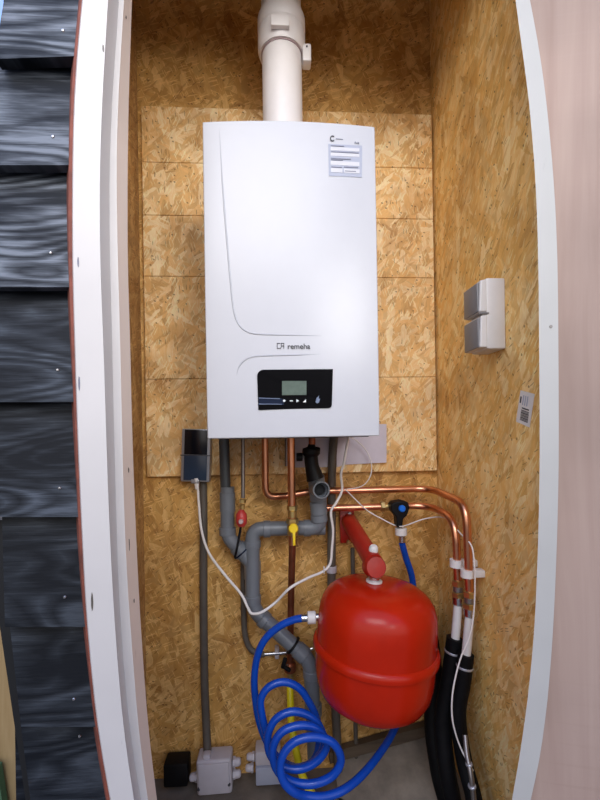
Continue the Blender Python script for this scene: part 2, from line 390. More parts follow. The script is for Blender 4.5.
# wall slab behind cladding, with the inside return
xs_in = U(118, 430, .69).x
struct(G().box(((XL-.02+xs_in)/2, .675, 1.02), (xs_in-XL+.02, .055, 2.6)).build('wall_front', 'char_dim'))
cl = struct(bpy.data.objects.new('wall_exterior', None)); COL.objects.link(cl); cl.location = U(40, 430, .62)
cuts = [(-60, 59), (59, 165), (165, 287), (287, 402), (402, 517), (517, 627), (627, 727), (727, 850)]
lefts = [((14, -60), (-6, 59)), ((-60, 59), (-60, 165)), ((-60, 165), (-60, 287)), ((-60, 287), (-60, 402)), ((-60, 402), (-60, 517)), ((2, 517), (5, 627)), ((10, 627), (21, 727)), ((21, 727), (37, 850))]
screws = [(63, 31), (53, 137), (51, 253), (58, 370), (60, 488), (65, 597), (74, 699), (80, 736)]
for i, ((a, b), (l0, l1)) in enumerate(zip(cuts, lefts)):
    dt, db = .635, .610; V = []; Fs = []; K = 5
    for k in range(K+1):
        y = a + (b-a)*k/K; d = dt + (db-dt)*k/K
        lx = l0[0] + (l1[0]-l0[0])*k/K; rx = E['s0'](y) + 3
        pl = U(lx, y, d); pr = U(rx, y + (-3 if i == 0 else 0), d); V += [pl, pr, (pl.x, d+.018, pl.z), (pr.x, d+.018, pr.z)]
    for k in range(K):
        o = 4*k
        Fs += [(o, o+1, o+5, o+4), (o+2, o+3, o+7, o+6), (o, o+2, o+6, o+4), (o+1, o+3, o+7, o+5)]
    Fs += [(0, 1, 3, 2), (4*K, 4*K+1, 4*K+3, 4*K+2)]
    bd = obj('cladding_board', V, Fs, 'char' if i < 3 else 'char_mid' if i < 5 else 'char_dim', cl)  # darker copies further down: the upper boards' sheen is put into the colour
    sx, sy = screws[i]; t = (sy-a)/(b-a)
    G().lathe([(.0001, .0022), (.0016, .002), (.0026, .0008), (.0027, 0)], U(sx, sy, dt+(db-dt)*t), Vector((0, -1, 0)), 12).build('screw', 'steel', bd, True)
# black batten below left, pale timber and a green board beyond the wall's corner
P = UU([(-16, 520, .640), (3, 520, .640), (40, 850, .640), (33, 850, .640)])
V = P + [p+Vector((0, .02, 0)) for p in P]
BX = [(0, 1, 2, 3), (4, 5, 6, 7), (0, 1, 5, 4), (1, 2, 6, 5), (2, 3, 7, 6), (3, 0, 4, 7)]
tag(obj('black_batten', V, BX, 'char_edge'), 'narrow black batten under the lower left ends of the charred boards', 'batten')
P = UU([(-30, 600, .70), (10, 640, .70), (60, 1020, .70), (-30, 1020, .70)])
V = P + [p+Vector((0, .04, 0)) for p in P]
tag(obj('timber_post', V, BX, 'timber'), 'pale yellow timber post beyond the lower corner of the black cladding', 'post')
P = UU([(-30, 762, .68), (-3, 768, .68), (35, 1020, .68), (-30, 1020, .68)])
V = P + [p+Vector((0, .012, 0)) for p in P]
tag(obj('green_board', V, BX, 'green'), 'dull green board edge in front of the pale timber post', 'board')

# ------------------------------------------------------------------ right trim and door
struct(strip('trim_3', [('i', .672, 0), ('o', .672, 0), ('o', .690, 0), ('i', .690, 0)], 'trim_r'))
for (px, py, r) in ((551, 326.5, .0022), (550, 320.5, .0011)):
    pass
screw_hole = G().lathe([(.0001, .0006), (.0028, .0004), (.003, 0)], U(551, 326.5, .6715), Vector((0, -1, 0)), 14).build('screw', 'steel_dull', None, True)
tag(screw_hole, 'small dull screw head halfway up the white trim beside the door', 'screw')
V = []; Fs = []
for y in range(-400, 1400, 20):
    yy = min(max(y, -60), 880); p = U(E['o'](yy)-7, y, .692); q = Vector((1.02, .56, p.z))
    V += [p, q, q+Vector((.008, .035, 0)), Vector((p.x, .706, p.z))]
for i in range(len(V)//4-1):
    for j in range(4):
        a_ = 4*i+j; b_ = 4*i+(j+1) % 4; Fs.append((a_, b_, b_+4, a_+4))
Fs += [(0, 1, 2, 3), tuple(len(V)-4+j for j in range(4))]
door = struct(obj('door_1', V, Fs, 'door'))

# ------------------------------------------------------------------ boiler
bx0 = U(203.8, 280, .85).x; bx1 = U(378.8, 280, .85).x; bz1 = U(290, 119.5, .85).z; bz0 = U(290, 437.5, .85).z
bxc = (bx0+bx1)/2; bw = bx1-bx0; bh = bz1-bz0; bzc = (bz0+bz1)/2
bo = thing('wall_boiler', (bxc, 1.0, bz0), 'tall white wall-hung boiler with a black control display', 'boiler')
g = G(); g.box((bxc, 1.012, bzc), (bw-.006, .29, bh-.006), bev=.006); g.build('casing', 'boiler', bo, True)
# front cover, gently bowed outward
V = []; Fs = []; nx, nz = 16, 12
def face_y(x, z):
    u = (x-bxc)/(bw/2); v = (z-bzc)/(bh/2)
    return .850 + .010*u*u + .003*v*v
for j in range(nz+1):
    for i in range(nx+1):
        x = bx0 + bw*i/nx; z = bz0 + bh*j/nz; V.append((x, face_y(x, z), z))
for j in range(nz):
    for i in range(nx):
        a = j*(nx+1)+i; Fs.append((a, a+1, a+nx+2, a+nx+1))
n0 = len(V); ringi = [i for i in range(nx+1)] + [(j*(nx+1)+nx) for j in range(1, nz+1)] + [nz*(nx+1)+i for i in range(nx-1, -1, -1)] + [j*(nx+1) for j in range(nz-1, 0, -1)]
for i in ringi: V.append((V[i][0], .872, V[i][2]))
for k in range(len(ringi)):
    a, b = ringi[k], ringi[(k+1) % len(ringi)]; Fs.append((a, b, n0+(k+1) % len(ringi), n0+k))
Fs.append(tuple(range(n0, n0+len(ringi))))
fc = G(); fc.v = [Vector(v) for v in V]; fc.f = Fs
fc = fc.build('front_cover', 'boiler', bo, True)
md = fc.modifiers.new('b', 'BEVEL'); md.width = .0025; md.segments = 3; md.limit_method = 'ANGLE'; md.angle_limit = math.radians(50)
G().box((bxc, 1.012, bz0+.001), (bw-.04, .26, .006)).build('bottom_plate', 'boiler_grey', bo)
def BF(px, py, off=0.):      # a point of the boiler's front cover
    p = U(px, py, .855); y = face_y(p.x, p.z)-off; return U(px, py, y)
# pressed lines
def ridge(pts, r=.0021):
    pp = spline([BF(a, b, -.0006) for a, b in pts], 8); n = len(pp)
    rs = [r*min(1, .15+4*i/n, .15+4*(n-1-i)/n) for i in range(n)]
    G().tube(pp, rs, 10).build('pressed_line', 'ridge', fc, True)
ridge([(219, 122), (220.5, 150), (223, 190), (226.5, 235), (230, 275), (233.5, 308), (238, 323), (246, 331), (258, 334), (285, 335), (310, 335.6), (332, 336.5)])
ridge([(236, 378), (239, 367), (245, 360), (254, 356.5), (270, 355.5), (300, 354.8), (332, 353.8)])
# display panel: top-left and bottom-right corners rounded
dp = []
def arc(cx, cy, r, a0, a1, n=6): return [(cx+r*math.cos(math.radians(a0+(a1-a0)*k/n)), cy+r*math.sin(math.radians(a0+(a1-a0)*k/n))) for k in range(n+1)]
out = arc(263.5, 376, 6.3, 180, 270) + [(333, 369)] + arc(328.3, 404.5, 3.6, 0, 90) + [(258.3, 410)]
def plate(pts, d, name, mat, parent, th=.002):
    fr_ = [BF(a, b, d) for a, b in pts]; n = len(pts); bk = [p+Vector((0, th, 0)) for p in fr_]
    return obj(name, fr_+bk, [tuple(range(n)), tuple(range(2*n-1, n-1, -1))] + [(i, (i+1) % n, n+(i+1) % n, n+i) for i in range(n)], mat, parent)
def rect(x0, y0, x1, y1): return [(x0, y0), (x1, y0), (x1, y1), (x0, y1)]
dpn = plate([(x*1.0, y) for x, y in out], .0022, 'display_panel', 'black_gloss', bo, .006)
plate(rect(282, 381, 306.5, 395), .0030, 'screen', 'lcd', dpn)
plate([(258.6, 397.5), (282, 398.5), (284, 400.8), (284, 404.8), (258.6, 404.5)], .0028, 'button_strip', 'navy', dpn)
plate([(258.6, 397.6), (280, 398.4), (280, 399.0), (258.6, 398.4)], .0031, 'silver_line', 'silver_line', dpn)
plate([(258.6, 403.6), (282, 403.9), (282, 404.5), (258.6, 404.4)], .0031, 'silver_line', 'silver_line', dpn)
plate([(284, 399.3), (286, 400.7), (284, 402.1), (282.8, 400.7)], .0031, 'button', 'icon', dpn)
plate(rect(289.8, 400.3, 292.8, 401.3), .0031, 'button', 'icon', dpn)
plate([(296.4, 399.2), (299.2, 400.8), (296.4, 402.3)], .0031, 'button', 'icon', dpn)
plate([(303, 402.2), (306, 399.2), (306, 402.2)], .0031, 'button', 'icon', dpn)
plate([(315.6, 402), (316.6, 398), (319.2, 395.6), (318.6, 398.8), (320.2, 398.4), (319, 402.4), (317, 403.4)], .0031, 'flame_mark', 'silver_line', dpn)
def text(s, px, py, size, mat, parent, name='lettering', d=.0008, sx=1.0, font_off=0.0001):
    cu = bpy.data.curves.new(name, 'FONT'); cu.body = s; cu.size = size; cu.resolution_u = 6; cu.extrude = .0003; cu.align_x = 'LEFT'; cu.offset = font_off
    t = bpy.data.objects.new(name, cu); COL.objects.link(t)
    bpy.context.view_layer.update()
    me = bpy.data.meshes.new_from_object(t.evaluated_get(bpy.context.evaluated_depsgraph_get())); bpy.data.objects.remove(t)
    me.materials.clear(); me.materials.append(M[mat])
    o = bpy.data.objects.new(name, me); COL.objects.link(o); o.rotation_euler = (PI/2, 0, 0); o.scale = (sx, 1, 1)
    p = BF(px, py, d); par(o, p, parent); return o
text('remeha', 287.4, 348.9, .0160, 'print', bo, sx=1.0, font_off=.0003)
# emblem: an open square C joined to a mirrored R
g = G()
def bar(pts, w=.0013):
    for (a, b) in zip(pts, pts[1:]):
        p, q = BF(*a, .0010), BF(*b, .0010); c = (p+q)/2; L = (q-p).length
        dx = q-p; an = math.atan2(dx.z, dx.x); g.box(c, (L+w, .0006, w), Matrix.Rotation(-an, 3, 'Y'))
bar([(280, 343.3), (277.2, 343.3), (277.2, 348.3), (280, 348.3)])
bar([(283.8, 348.6), (283.8, 343.3), (281.2, 343.3), (281.2, 345.9), (283.8, 345.9)]); bar([(281.6, 346.2), (280.4, 348.6)])
g.build('emblem', 'print', bo)
# rating sticker
st = plate([(328.3, 143.8), (362.2, 145.6), (362, 177.3), (328.9, 175.8)], .0010, 'rating_sticker', 'label_blue', bo, .001)
def sk(x0, y0, x1, y1, mat, nm='printed_field'):
    f = lambda x: (x-328)/34*1.7
    plate([(x0, y0+f(x0)), (x1, y0+f(x1)), (x1, y1+f(x1)), (x0, y1+f(x0))], .0014 if mat == 'label_white' else .0017, nm, mat, st, .0006)
for (a, b) in ((146.6, 150), (152.4, 155.4), (160.5, 164.5), (167.8, 171.8)):
    if a > 166: sk(331, a, 342.5, b, 'label_white'); sk(344, a, 359.6, b, 'label_white')
    else: sk(330.6, a, 359.4, b, 'label_white')
for (x0, x1, y) in ((331, 344, 144.9), (331.2, 358.6, 151.0), (331, 351, 157.6), (331, 343, 159.0), (331.5, 342, 166.2), (344, 358, 165.6), (345, 356, 169.6)):
    sk(x0, y, x1, y+.8, 'label_line', 'printed_line')
g = G()
for k in range(9):
    a0 = math.radians(50+k*29); a1 = math.radians(50+(k+1)*29)
    p = BF(332.6+2.2*math.cos(a0), 138.4+2.5*math.sin(a0)*-1, .0012); q = BF(332.6+2.2*math.cos(a1), 138.4-2.5*math.sin(a1), .0012)
    c = (p+q)/2; an = math.atan2((q-p).z, (q-p).x); g.box(c, ((q-p).length+.001, .0006, .0022), Matrix.Rotation(-an, 3, 'Y'))
g.build('round_emblem', 'print', bo)
plate([(336, 138.2), (343, 139), (343, 139.7), (336, 139)], .001, 'printed_line', 'label_line', bo, .0005)
text('Ace', 354.3, 143.6, .0068, 'label_line', bo, font_off=0.0001)

# ------------------------------------------------------------------ flue
FYc = 1.03
fl = thing('flue_pipe', U(283, 124, FYc), 'white round flue pipe rising from the boiler top with a thick collar', 'pipe')
c0 = U(282.5, 100, FYc); rr = 19.8*FYc/400
def zz(py, y=FYc): return U(283, py, y).z
g = G(); g.lathe([(rr, bz1-.004-c0.z), (rr, zz(0)-c0.z)], c0, n=48); g.build('lower_tube', 'flue', fl, True)
zb = zz(38, FYc-rr); R2 = 23.6*FYc/400
g = G(); g.lathe([(rr+.001, zb-c0.z), (R2-.004, zb-c0.z), (R2, zb+.012-c0.z), (R2, zb+.05-c0.z), (R2-.003, zb+.058-c0.z), (R2+.0005, zb+.064-c0.z), (R2, zb+.09-c0.z), (R2-.006, zb+.10-c0.z), (rr+.002, zb+.115-c0.z)], c0, n=48); g.build('collar', 'flue', fl, True)
g = G(); g.lathe([(rr+.0008, -.003), (rr+.0022, -.003), (rr+.0022, .001), (rr+.0008, .001)], (c0.x, c0.y, zb), n=48); g.build('seal_ring', 'flue_ring', fl, True)
g = G(); g.lathe([(rr-.002, zb+.10-c0.z), (rr-.001, TOPZ-.001-c0.z)], c0, n=48); g.build('upper_tube', 'flue_top', fl, True)
cp = U(280, 22, FYc-R2-.004); G().box(cp, (.044, .012, .026), bev=.002).build('clip', 'flue', fl, True)
cp = U(306.5, 57, FYc-.01)
g = G(); g.box(cp, (.022, .03, .044), bev=.004); g.lathe([(rr+.0005, -.012), (rr+.003, -.012), (rr+.003, .012), (rr+.0005, .012)], (c0.x, c0.y, cp.z+.02), n=48); g.build('lug', 'flue', fl, True)
cp2 = U(306.5, 53, FYc-.03); g = G(); g.lathe([(.0001, .002), (.002, .002), (.0025, 0)], cp+Vector((0, -.0155, .012)), Vector((0, -1, 0)), 12); g.build('screw', 'print', fl, True)

# ------------------------------------------------------------------ small helpers for plumbing
def ring(parent, name, mat, p, axis, r, L, bev=.0015, n=24):
    g = G(); g.lathe([(r-bev, -L/2), (r, -L/2+bev), (r, L/2-bev), (r-bev, L/2)], p, axis, n); return g.build(name, mat, parent, True)
def nut(parent, name, mat, p, axis, r, L):
    g = G(); g.lathe([(r*.86, -L/2), (r, -L/2+r*.12), (r, L/2-r*.12), (r*.86, L/2)], p, axis, 6); return g.build(name, mat, parent)
DN = Vector((0, 0, -1))

# white paper sheet pinned behind the boiler
V = []; Fs = []; nx, ny = 14, 5
for j in range(ny+1):
    for i in range(nx+1):
        px = 289 + (386.5-289)*i/nx; py = 424 + (467.5 - (5 if i > 7 else 1)*(i/nx) - 424)*j/ny
        V.append(U(px, py, 1.172 - .004*math.sin(i*.9+j*.5)*(j/ny)))
for j in range(ny):
    for i in range(nx): a = j*(nx+1)+i; Fs.append((a, a+1, a+nx+2, a+nx+1))
n = len(V); V = V+[v+Vector((0, .0006, 0)) for v in V]; Fs = Fs+[tuple(q+n for q in f) for f in Fs]
o = obj('paper_sheet', V, Fs, 'paper', None, True); tag(o, 'crinkled white paper sheet hanging on the backing board under the boiler', 'paper')

# copper pipes -----------------------------------------------------
X1, Y1 = .448, .93; X2, Y2 = .437, .965
def pt(x, y, z): return Vector((x, y, z))
zA = U(370, 490, 1.15).z; zB = U(370, 507, 1.13).z
cA = thing('copper_pipe', U(265, 438, 1.12), 'upper copper pipe curving from the boiler across to the right wall', 'pipe')
pa = [pt(U(265, 440, 1.13).x, 1.13, bz0+.01), pt(U(265.5, 490, 1.13).x, 1.13, U(265, 497, 1.13).z)]
pa += [U(286, 496, 1.145), U(312, 491, 1.15), pt(U(345, 490, 1.15).x, 1.15, zA), pt(X1, 1.15, zA), pt(X1, Y1, zA-.005), U(469.5, 594, Y1)]
p1 = fillet(pa, .055, 9)
G().tube(p1, .0098, 16).build('tube', 'copper', cA, True)
e1 = p1[-1]
for k, (dz, r, L, mt) in enumerate(((0, .0145, .016, 'brass'), (-.014, .012, .014, 'steel_dull'), (-.028, .0155, .014, 'brass'), (-.043, .0135, .020, 'steel'))):
    nut(cA, 'compression_nut', mt, e1+Vector((0, 0, dz)), DN, r, L) if k % 2 == 0 else ring(cA, 'coupling', mt, e1+Vector((0, 0, dz)), DN, r, L)
cB = thing('copper_pipe', U(328, 507, 1.13), 'lower copper pipe with the blue-knobbed filling valve on it', 'pipe')
pb = [pt(U(322, 507, 1.13).x, 1.13, zB), pt(X2, 1.13, zB), pt(X2, Y2, zB-.005), U(458, 583, Y2)]
p2 = fillet(pb, .06, 9)
G().tube(p2, .0098, 16).build('tube', 'copper', cB, True)
e2 = p2[-1]
for k, (dz, r, L, mt) in enumerate(((0, .0145, .016, 'brass'), (-.014, .012, .014, 'steel_dull'), (-.028, .0155, .014, 'brass'), (-.043, .0135, .020, 'steel'))):
    nut(cB, 'compression_nut', mt, e2+Vector((0, 0, dz)), DN, r, L) if k % 2 == 0 else ring(cB, 'coupling', mt, e2+Vector((0, 0, dz)), DN, r, L)
nut(cB, 'compression_nut', 'brass', pt(U(382.5, 507, 1.13).x, 1.13, zB), Vector((1, 0, 0)), .0155, .014)
ring(cB, 'coupling', 'brass', pt(U(388, 507, 1.13).x, 1.13, zB), Vector((1, 0, 0)), .0125, .02)
# white plastic pipe sections and black insulation
for (e, px, py, lab, Y) in ((e1, 466, 657, 'right white plastic pipe below the copper joint at the right wall', Y1), (e2, 455, 642, 'left white plastic pipe below the copper joint beside the tank', Y2)):
    a = e+Vector((0, 0, -.050)); b = U(px, py, Y)
    o = G().tube([a, (a+b)/2, b], .0105, 16).build('plastic_pipe', 'white_pl', None, True); tag(o, lab, 'pipe')
def hose_black(pts, r, lab, tapes=()):
    t = thing('insulated_hose', pts[0], lab, 'hose'); sp = spline(pts, 8)
    G().tube(sp, r, 18).build('foam_sleeve', 'foam', t, True)
    for i in tapes:
        p = sp[i]; ax = (sp[i+1]-sp[i-1])
        ring(t, 'tape_band', 'cap_tape', p, ax, (r[i] if isinstance(r, list) else r)+.0012, .006)
    return t
hose_black([U(466, 654, Y1), U(463, 680, Y1), U(458, 715, Y1), U(464, 760, .92), U(474, 800, .88), U(480, 850, .84), U(480, 930, .80)], .0185, 'black foam-covered hose nearest the right wall, below the right white pipe', (4,))
hose_black([U(455, 638, Y2), U(450, 675, Y2), U(443, 720, Y2), U(447, 770, .94), U(454, 810, .93), U(457, 870, .92), U(457, 930, .91)], .020, 'black foam-covered hose below the left white pipe beside the tank', (3,))
hose_black([U(427, 606, 1.165), U(430, 635, 1.15), U(434, 675, 1.11), U(433, 725, 1.06), U(440, 775, 1.02), U(449, 810, 1.0), U(455, 860, .99), U(455, 900, .99)], .023, 'black foam-covered hose rising behind the right side of the red tank')
t = thing('pipe_end', U(470, 770, .86), 'thin steel pipe stub with a clamp low against the right wall', 'pipe')
G().tube(spline([U(465, 735, .885), U(467, 755, .865), U(471, 775, .845), U(474, 800, .835)], 5), .0055, 12).build('tube', 'steel_dull', t, True)
ring(t, 'clamp_band', 'cap_tape', U(469, 764, .855), Vector((.3, 0, -1)), .0075, .006); ring(t, 'clamp_band', 'cap_tape', U(472, 786, .840), Vector((.3, 0, -1)), .0085, .006)
# white pipe clips at the right wall
def clip(px, py, x, y, lab):
    c = U(px, py, y); t = thing('pipe_clip', c, lab, 'clip', 'white pipe clips at the right wall')
    g = G(); g.lathe([(.0115, -.009), (.0155, -.009), (.0155, .009), (.0115, .009)], (x, y, c.z), n=24)
    g.build('clip_ring', 'white_pl', t, True)
    G().box(((x+.012+XR)/2, y, c.z), (XR-x-.012, .022, .017), bev=.002).build('clip_foot', 'white_pl', t, True)
clip(458, 563, X2, Y2, 'white pipe clip around the left copper pipe at the right wall')
clip(470, 573, X1, Y1, 'white pipe clip around the right copper pipe, set slightly lower')
# gas pipe with yellow valve
gp = thing('gas_pipe', U(291, 438, 1.09), 'straight vertical copper gas pipe carrying a yellow lever valve', 'pipe')
GY = 1.075
tp = [pt(U(291, 440, GY).x, GY, bz0+.01), U(292, 520, GY), U(292.5, 545, GY)]
G().tube(tp, .0105, 16).build('tube', 'copper', gp, True)
G().tube([U(292.5, 540, GY), U(291, 600, 1.14), U(290, 672, 1.15)], .0095, 16).build('lower_tube', 'copper_old', gp, True)
nut(gp, 'compression_nut', 'brass', U(292, 508, GY), DN, .0145, .014)
ring(gp, 'coupling', 'brass', U(292.2, 514, GY), DN, .012, .018)
nut(gp, 'compression_nut', 'brass', U(292.4, 521, GY), DN, .0165, .016)
ring(gp, 'valve_body', 'brass', U(292.8, 530, GY), DN, .0150, .03, .004)
g = G(); g.lathe([(.0001, .006), (.010, .006), (.0125, .003), (.0125, -.004), (.004, -.006), (.004, -.02)], U(293.4, 528.5, GY-.03), Vector((0, -1, 0)), 24)
hd = U(294, 534, GY-.033); g.box(hd+Vector((0, 0, -.012)), (.007, .005, .036), bev=.0015); g.build('valve_lever', 'yellow', gp, True)
ring(gp, 'compression_nut', 'brass', U(290, 672, 1.15), DN, .013, .02)
o = G().tube([pt(U(287, 440, 1.15).x, 1.15, bz0+.01), U(287, 466, 1.15)], .0065, 12).build('short_pipe', 'steel_dull', None, True); tag(o, 'short thin steel pipe behind the copper gas pipe under the boiler', 'pipe')
# pressure relief outlet with the red cap
sv = thing('safety_valve', U(242, 518, 1.10), 'red-capped safety valve hanging on a thin pipe under the boiler', 'valve')
SY = 1.10
G().tube([pt(U(243, 440, SY).x, SY, bz0+.01), U(243, 498, SY)], .0055, 12).build('steel_tube', 'steel_dull', sv, True)
nut(sv, 'brass_nut', 'brass', U(242.6, 501, SY), DN, .009, .010); ring(sv, 'brass_stem', 'brass', U(242.3, 507, SY), DN, .007, .014)
g = G(); g.lathe([(.006, .026), (.010, .020), (.0145, .014), (.0155, 0), (.0145, -.012), (.009, -.020), (.0001, -.022)], U(241.5, 519, SY), Vector((0, 0, 1)), 20); g.build('valve_body', 'red_cap', sv, True)
g = G(); g.lathe([(.0001, .008), (.0055, .007), (.007, 0)], U(241, 521.5, SY-.014), Vector((0, -1, 0)), 16); g.build('red_knob', 'flue_ring', sv, True)
G().tube(spline([U(241, 524, SY), U(239.5, 535, SY), U(237, 548, SY-.02), U(235, 557, 1.09)], 5), .0035, 8).build('drain_tube', 'black', sv, True)

# grey drain pipework ----------------------------------------------
PYY = 1.135; PR = .0205; SLOPE = U(310.5, 661, 1.085)-U(252.5, 609, 1.12)
dp_ = thing('drain_pipe', U(252, 560, PYY), 'grey plastic waste pipework with bends joining under the boiler', 'pipe')
G().tube([pt(U(224, 440, 1.14).x, 1.14, bz0+.008), U(225.5, 488, 1.14)], .0145, 16).build('black_riser', 'pvc_dark', dp_, True)
left = fillet([U(227.5, 487, 1.14), U(227.5, 536, PYY), U(251, 563, PYY)], .02)
G().tube(left, PR-.001, 20).build('left_branch', 'pvc', dp_, True)
ring(dp_, 'socket', 'pvc', U(227.5, 510-8, 1.14), DN, PR+.0012, .055)
ring(dp_, 'socket', 'pvc', U(227.6, 531, 1.137), DN, PR+.0028, .022)
ring(dp_, 'socket', 'pvc', U(240, 550, PYY), U(251, 563, PYY)-U(227.5, 536, PYY), PR+.0028, .03)
main = fillet([U(325, 527.5, PYY-.01), U(252.5, 529, PYY), U(252.5, 609, 1.12), U(310.5, 661, 1.085), U(313.5, 722, 1.085), U(315, 760, 1.09)], .03)
G().tube(main, PR, 22).build('main_run', 'pvc', dp_, True)
X_ = Vector((1, 0, 0))
for (p, ax, L) in ((U(267, 529, PYY), X_, .02), (U(252.5, 544, PYY), DN, .02), (U(252.5, 570, PYY), DN, .05), (U(252.5, 599, 1.123), DN, .022), (U(264, 619.5, 1.112), SLOPE, .018), (U(301, 652.5, 1.092), SLOPE, .03), (U(311.5, 673, 1.085), DN, .022), (U(313.2, 709, 1.085), DN, .03), (U(307, 528, PYY-.01), X_, .02)):
    ring(dp_, 'socket', 'pvc', p, ax, PR+.003, L)
rp = fillet([U(300, 528, PYY-.01), U(320, 528, PYY-.02), U(320, 506, PYY-.02), U(317, 478, PYY-.02)], .03)
G().tube(rp, PR, 22).build('right_riser', 'pvc', dp_, True)
for (p, L) in ((U(318.6, 508, PYY-.02), .035), (U(319.2, 518, PYY-.02), .02), (U(317.2, 488, PYY-.02), .07)):
    ring(dp_, 'socket', 'pvc', p, U(316.5, 478, 1.1)-U(320, 510, 1.1), PR+.0032, L)
# open branch mouth facing out
mc = U(321, 490, 1.052); ax = Vector((.12, -1, .10)).normalized()
g = G(); g.lathe([(.020, -.055), (.0205, -.012), (.0235, -.010), (.0235, .004), (.0225, .006), (.0195, .006), (.0185, .002), (.0185, -.010), (.016, -.012), (.016, -.03)], mc, ax, 32); g.build('open_socket', 'pvc', dp_, True)
g = G(); g.lathe([(.0001, -.026), (.0158, -.026)], mc, ax, 24); g.v = g.v; g.build('socket_inside', 'pvc_in', dp_, True)
# black trap above
tr = thing('condensate_trap', U(313, 478, 1.09), 'black condensate trap with a side screw above the grey socket', 'trap')
TY = 1.085
g = G(); sp = spline([U(311.5, 439, TY), U(311.5, 447, TY), U(311, 456, TY), U(312, 466, TY), U(314, 474, TY), U(315.5, 479, TY)], 4)
n = len(sp); g.tube(sp, [.002+.010*min(1.3, i/4) + (.0095 if 8 > i > 4 else .004 if i >= 8 else 0)*1.0 + .006*max(0, (i-12)/8) for i in range(n)], 18); g.build('trap_body', 'black', tr, True)
ring(tr, 'trap_elbow', 'black', U(315.5, 451, TY), Vector((1, 0, -.25)), .012, .022)
ring(tr, 'stem', 'steel_dull', U(307.5, 457, TY), X_, .0035, .03); ring(tr, 'side_knob', 'black', U(299.5, 457, TY), X_, .0115, .017)
ring(tr, 'copper_stub', 'copper_old', U(312, 441, TY), DN, .0095, .02)
# grey conduits
o = G().tube(spline([pt(U(335, 440, 1.165).x, 1.165, bz0+.03), U(332, 470, 1.165), U(331.5, 560, 1.165), U(332, 640, 1.165), U(335, 700, 1.165), U(338, 760, 1.165), U(339, 790, 1.165)], 4), .0125, 14).build('conduit', 'conduit', None, True); tag(o, 'grey conduit running down the back wall behind the red tank', 'conduit')
t = thing('conduit_clip', U(331, 570, 1.15), 'small grey clip on the conduit left of the red arm', 'clip')
ring(t, 'clip_ring', 'grey_box', U(331.5, 569, 1.165), DN, .0150, .02); G().box(U(331.5, 569, 1.187)+Vector((0, .004, 0)), (.02, .018, .018), bev=.002).build('clip_foot', 'grey_box', t)
o = G().tube(spline([U(203, 476, 1.188), U(203.5, 520, 1.188), U(203.5, 600, 1.188), U(204.5, 680, 1.188), U(206, 720, 1.185), U(207.5, 752, 1.17)], 4), .0115, 14).build('conduit', 'conduit', None, True); tag(o, 'grey conduit running down to the left junction box', 'conduit')
# small bent discharge tube and steel bar
o = G().tube(spline([U(243.5, 545, 1.178), U(243.5, 600, 1.178), U(245, 634, 1.178), U(250, 648, 1.175), U(258, 653.5, 1.17), U(264, 654.5, 1.17)], 6), .0085, 12).build('bent_tube', 'conduit', None, True); tag(o, 'thin grey bent tube behind the grey waste pipe', 'tube')
t = thing('steel_bar', U(280, 654, 1.15), 'shiny horizontal steel tube with a clamp behind the waste pipe', 'tube')
SB = 1.18
G().tube([U(261, 654.5, SB), U(300, 651.5, SB), U(313, 648.5, SB)], .0058, 12).build('tube', 'steel', t, True)
G().box(U(277, 653.5, SB)+Vector((0, .01, 0)), (.013, .03, .030), bev=.003).build('clamp', 'grey_box', t, True)
# cable tie on the waste pipe
q = (U(305, 655, 1.09)-U(262, 619, 1.11)); q = SLOPE
g = G(); g.lathe([(PR+.0025, -.003), (PR+.0055, -.003), (PR+.0055, .003), (PR+.0025, .003)], U(293, 645.3, 1.096), q, 28); tag(g.build('cable_tie', 'black', None, True), 'black cable tie around the sloping grey waste pipe', 'cable tie')
g = G(); q2 = U(251, 563, PYY)-U(227.5, 536, PYY); g.lathe([(PR+.0032, -.002), (PR+.0055, -.002), (PR+.0055, .002), (PR+.0032, .002)], U(241.5, 552, PYY), q2, 28); tag(g.build('cable_tie', 'navy', None, True), 'dark tie around the slanting left branch of the waste pipe', 'cable tie')

# ------------------------------------------------------------------ filling valve
VY = 1.11
fv = thing('filling_valve', U(401, 510, VY), 'black filling valve with a round blue button above the blue hose', 'valve')
g = G(); V = []
prof = [(391, 505), (394, 502.5), (402, 501), (408.5, 502.5), (410, 508), (407, 516), (403.5, 519), (402.5, 528), (397.5, 528), (396.5, 517), (391.5, 511)]
fr_ = [U(a, b, VY-.018) for a, b in prof]; bk = [U(a, b, VY-.018)+Vector((0, .034, 0)) for a, b in prof]; n = len(prof)
vb = obj('valve_body', fr_+bk, [tuple(range(n)), tuple(range(2*n-1, n-1, -1))] + [(i, (i+1) % n, n+(i+1) % n, n+i) for i in range(n)], 'black', fv)
md = vb.modifiers.new('b', 'BEVEL'); md.width = .003; md.segments = 3
g = G(); g.lathe([(.0001, .006), (.0075, .0055), (.0095, .003), (.0095, -.004)], U(402, 508.5, VY-.020), Vector((0, -1, 0)), 24); g.build('blue_button', 'blue_btn', fv, True)
g = G(); g.lathe([(.0135, -.011), (.0165, -.009), (.0165, .009), (.0135, .011)], U(401, 531.5, VY), Vector((0, 0, 1)), 16); g.build('white_nut', 'white_pl', fv, True)
ring(fv, 'steel_ferrule', 'steel', U(401.8, 539, VY), DN, .0095, .02)

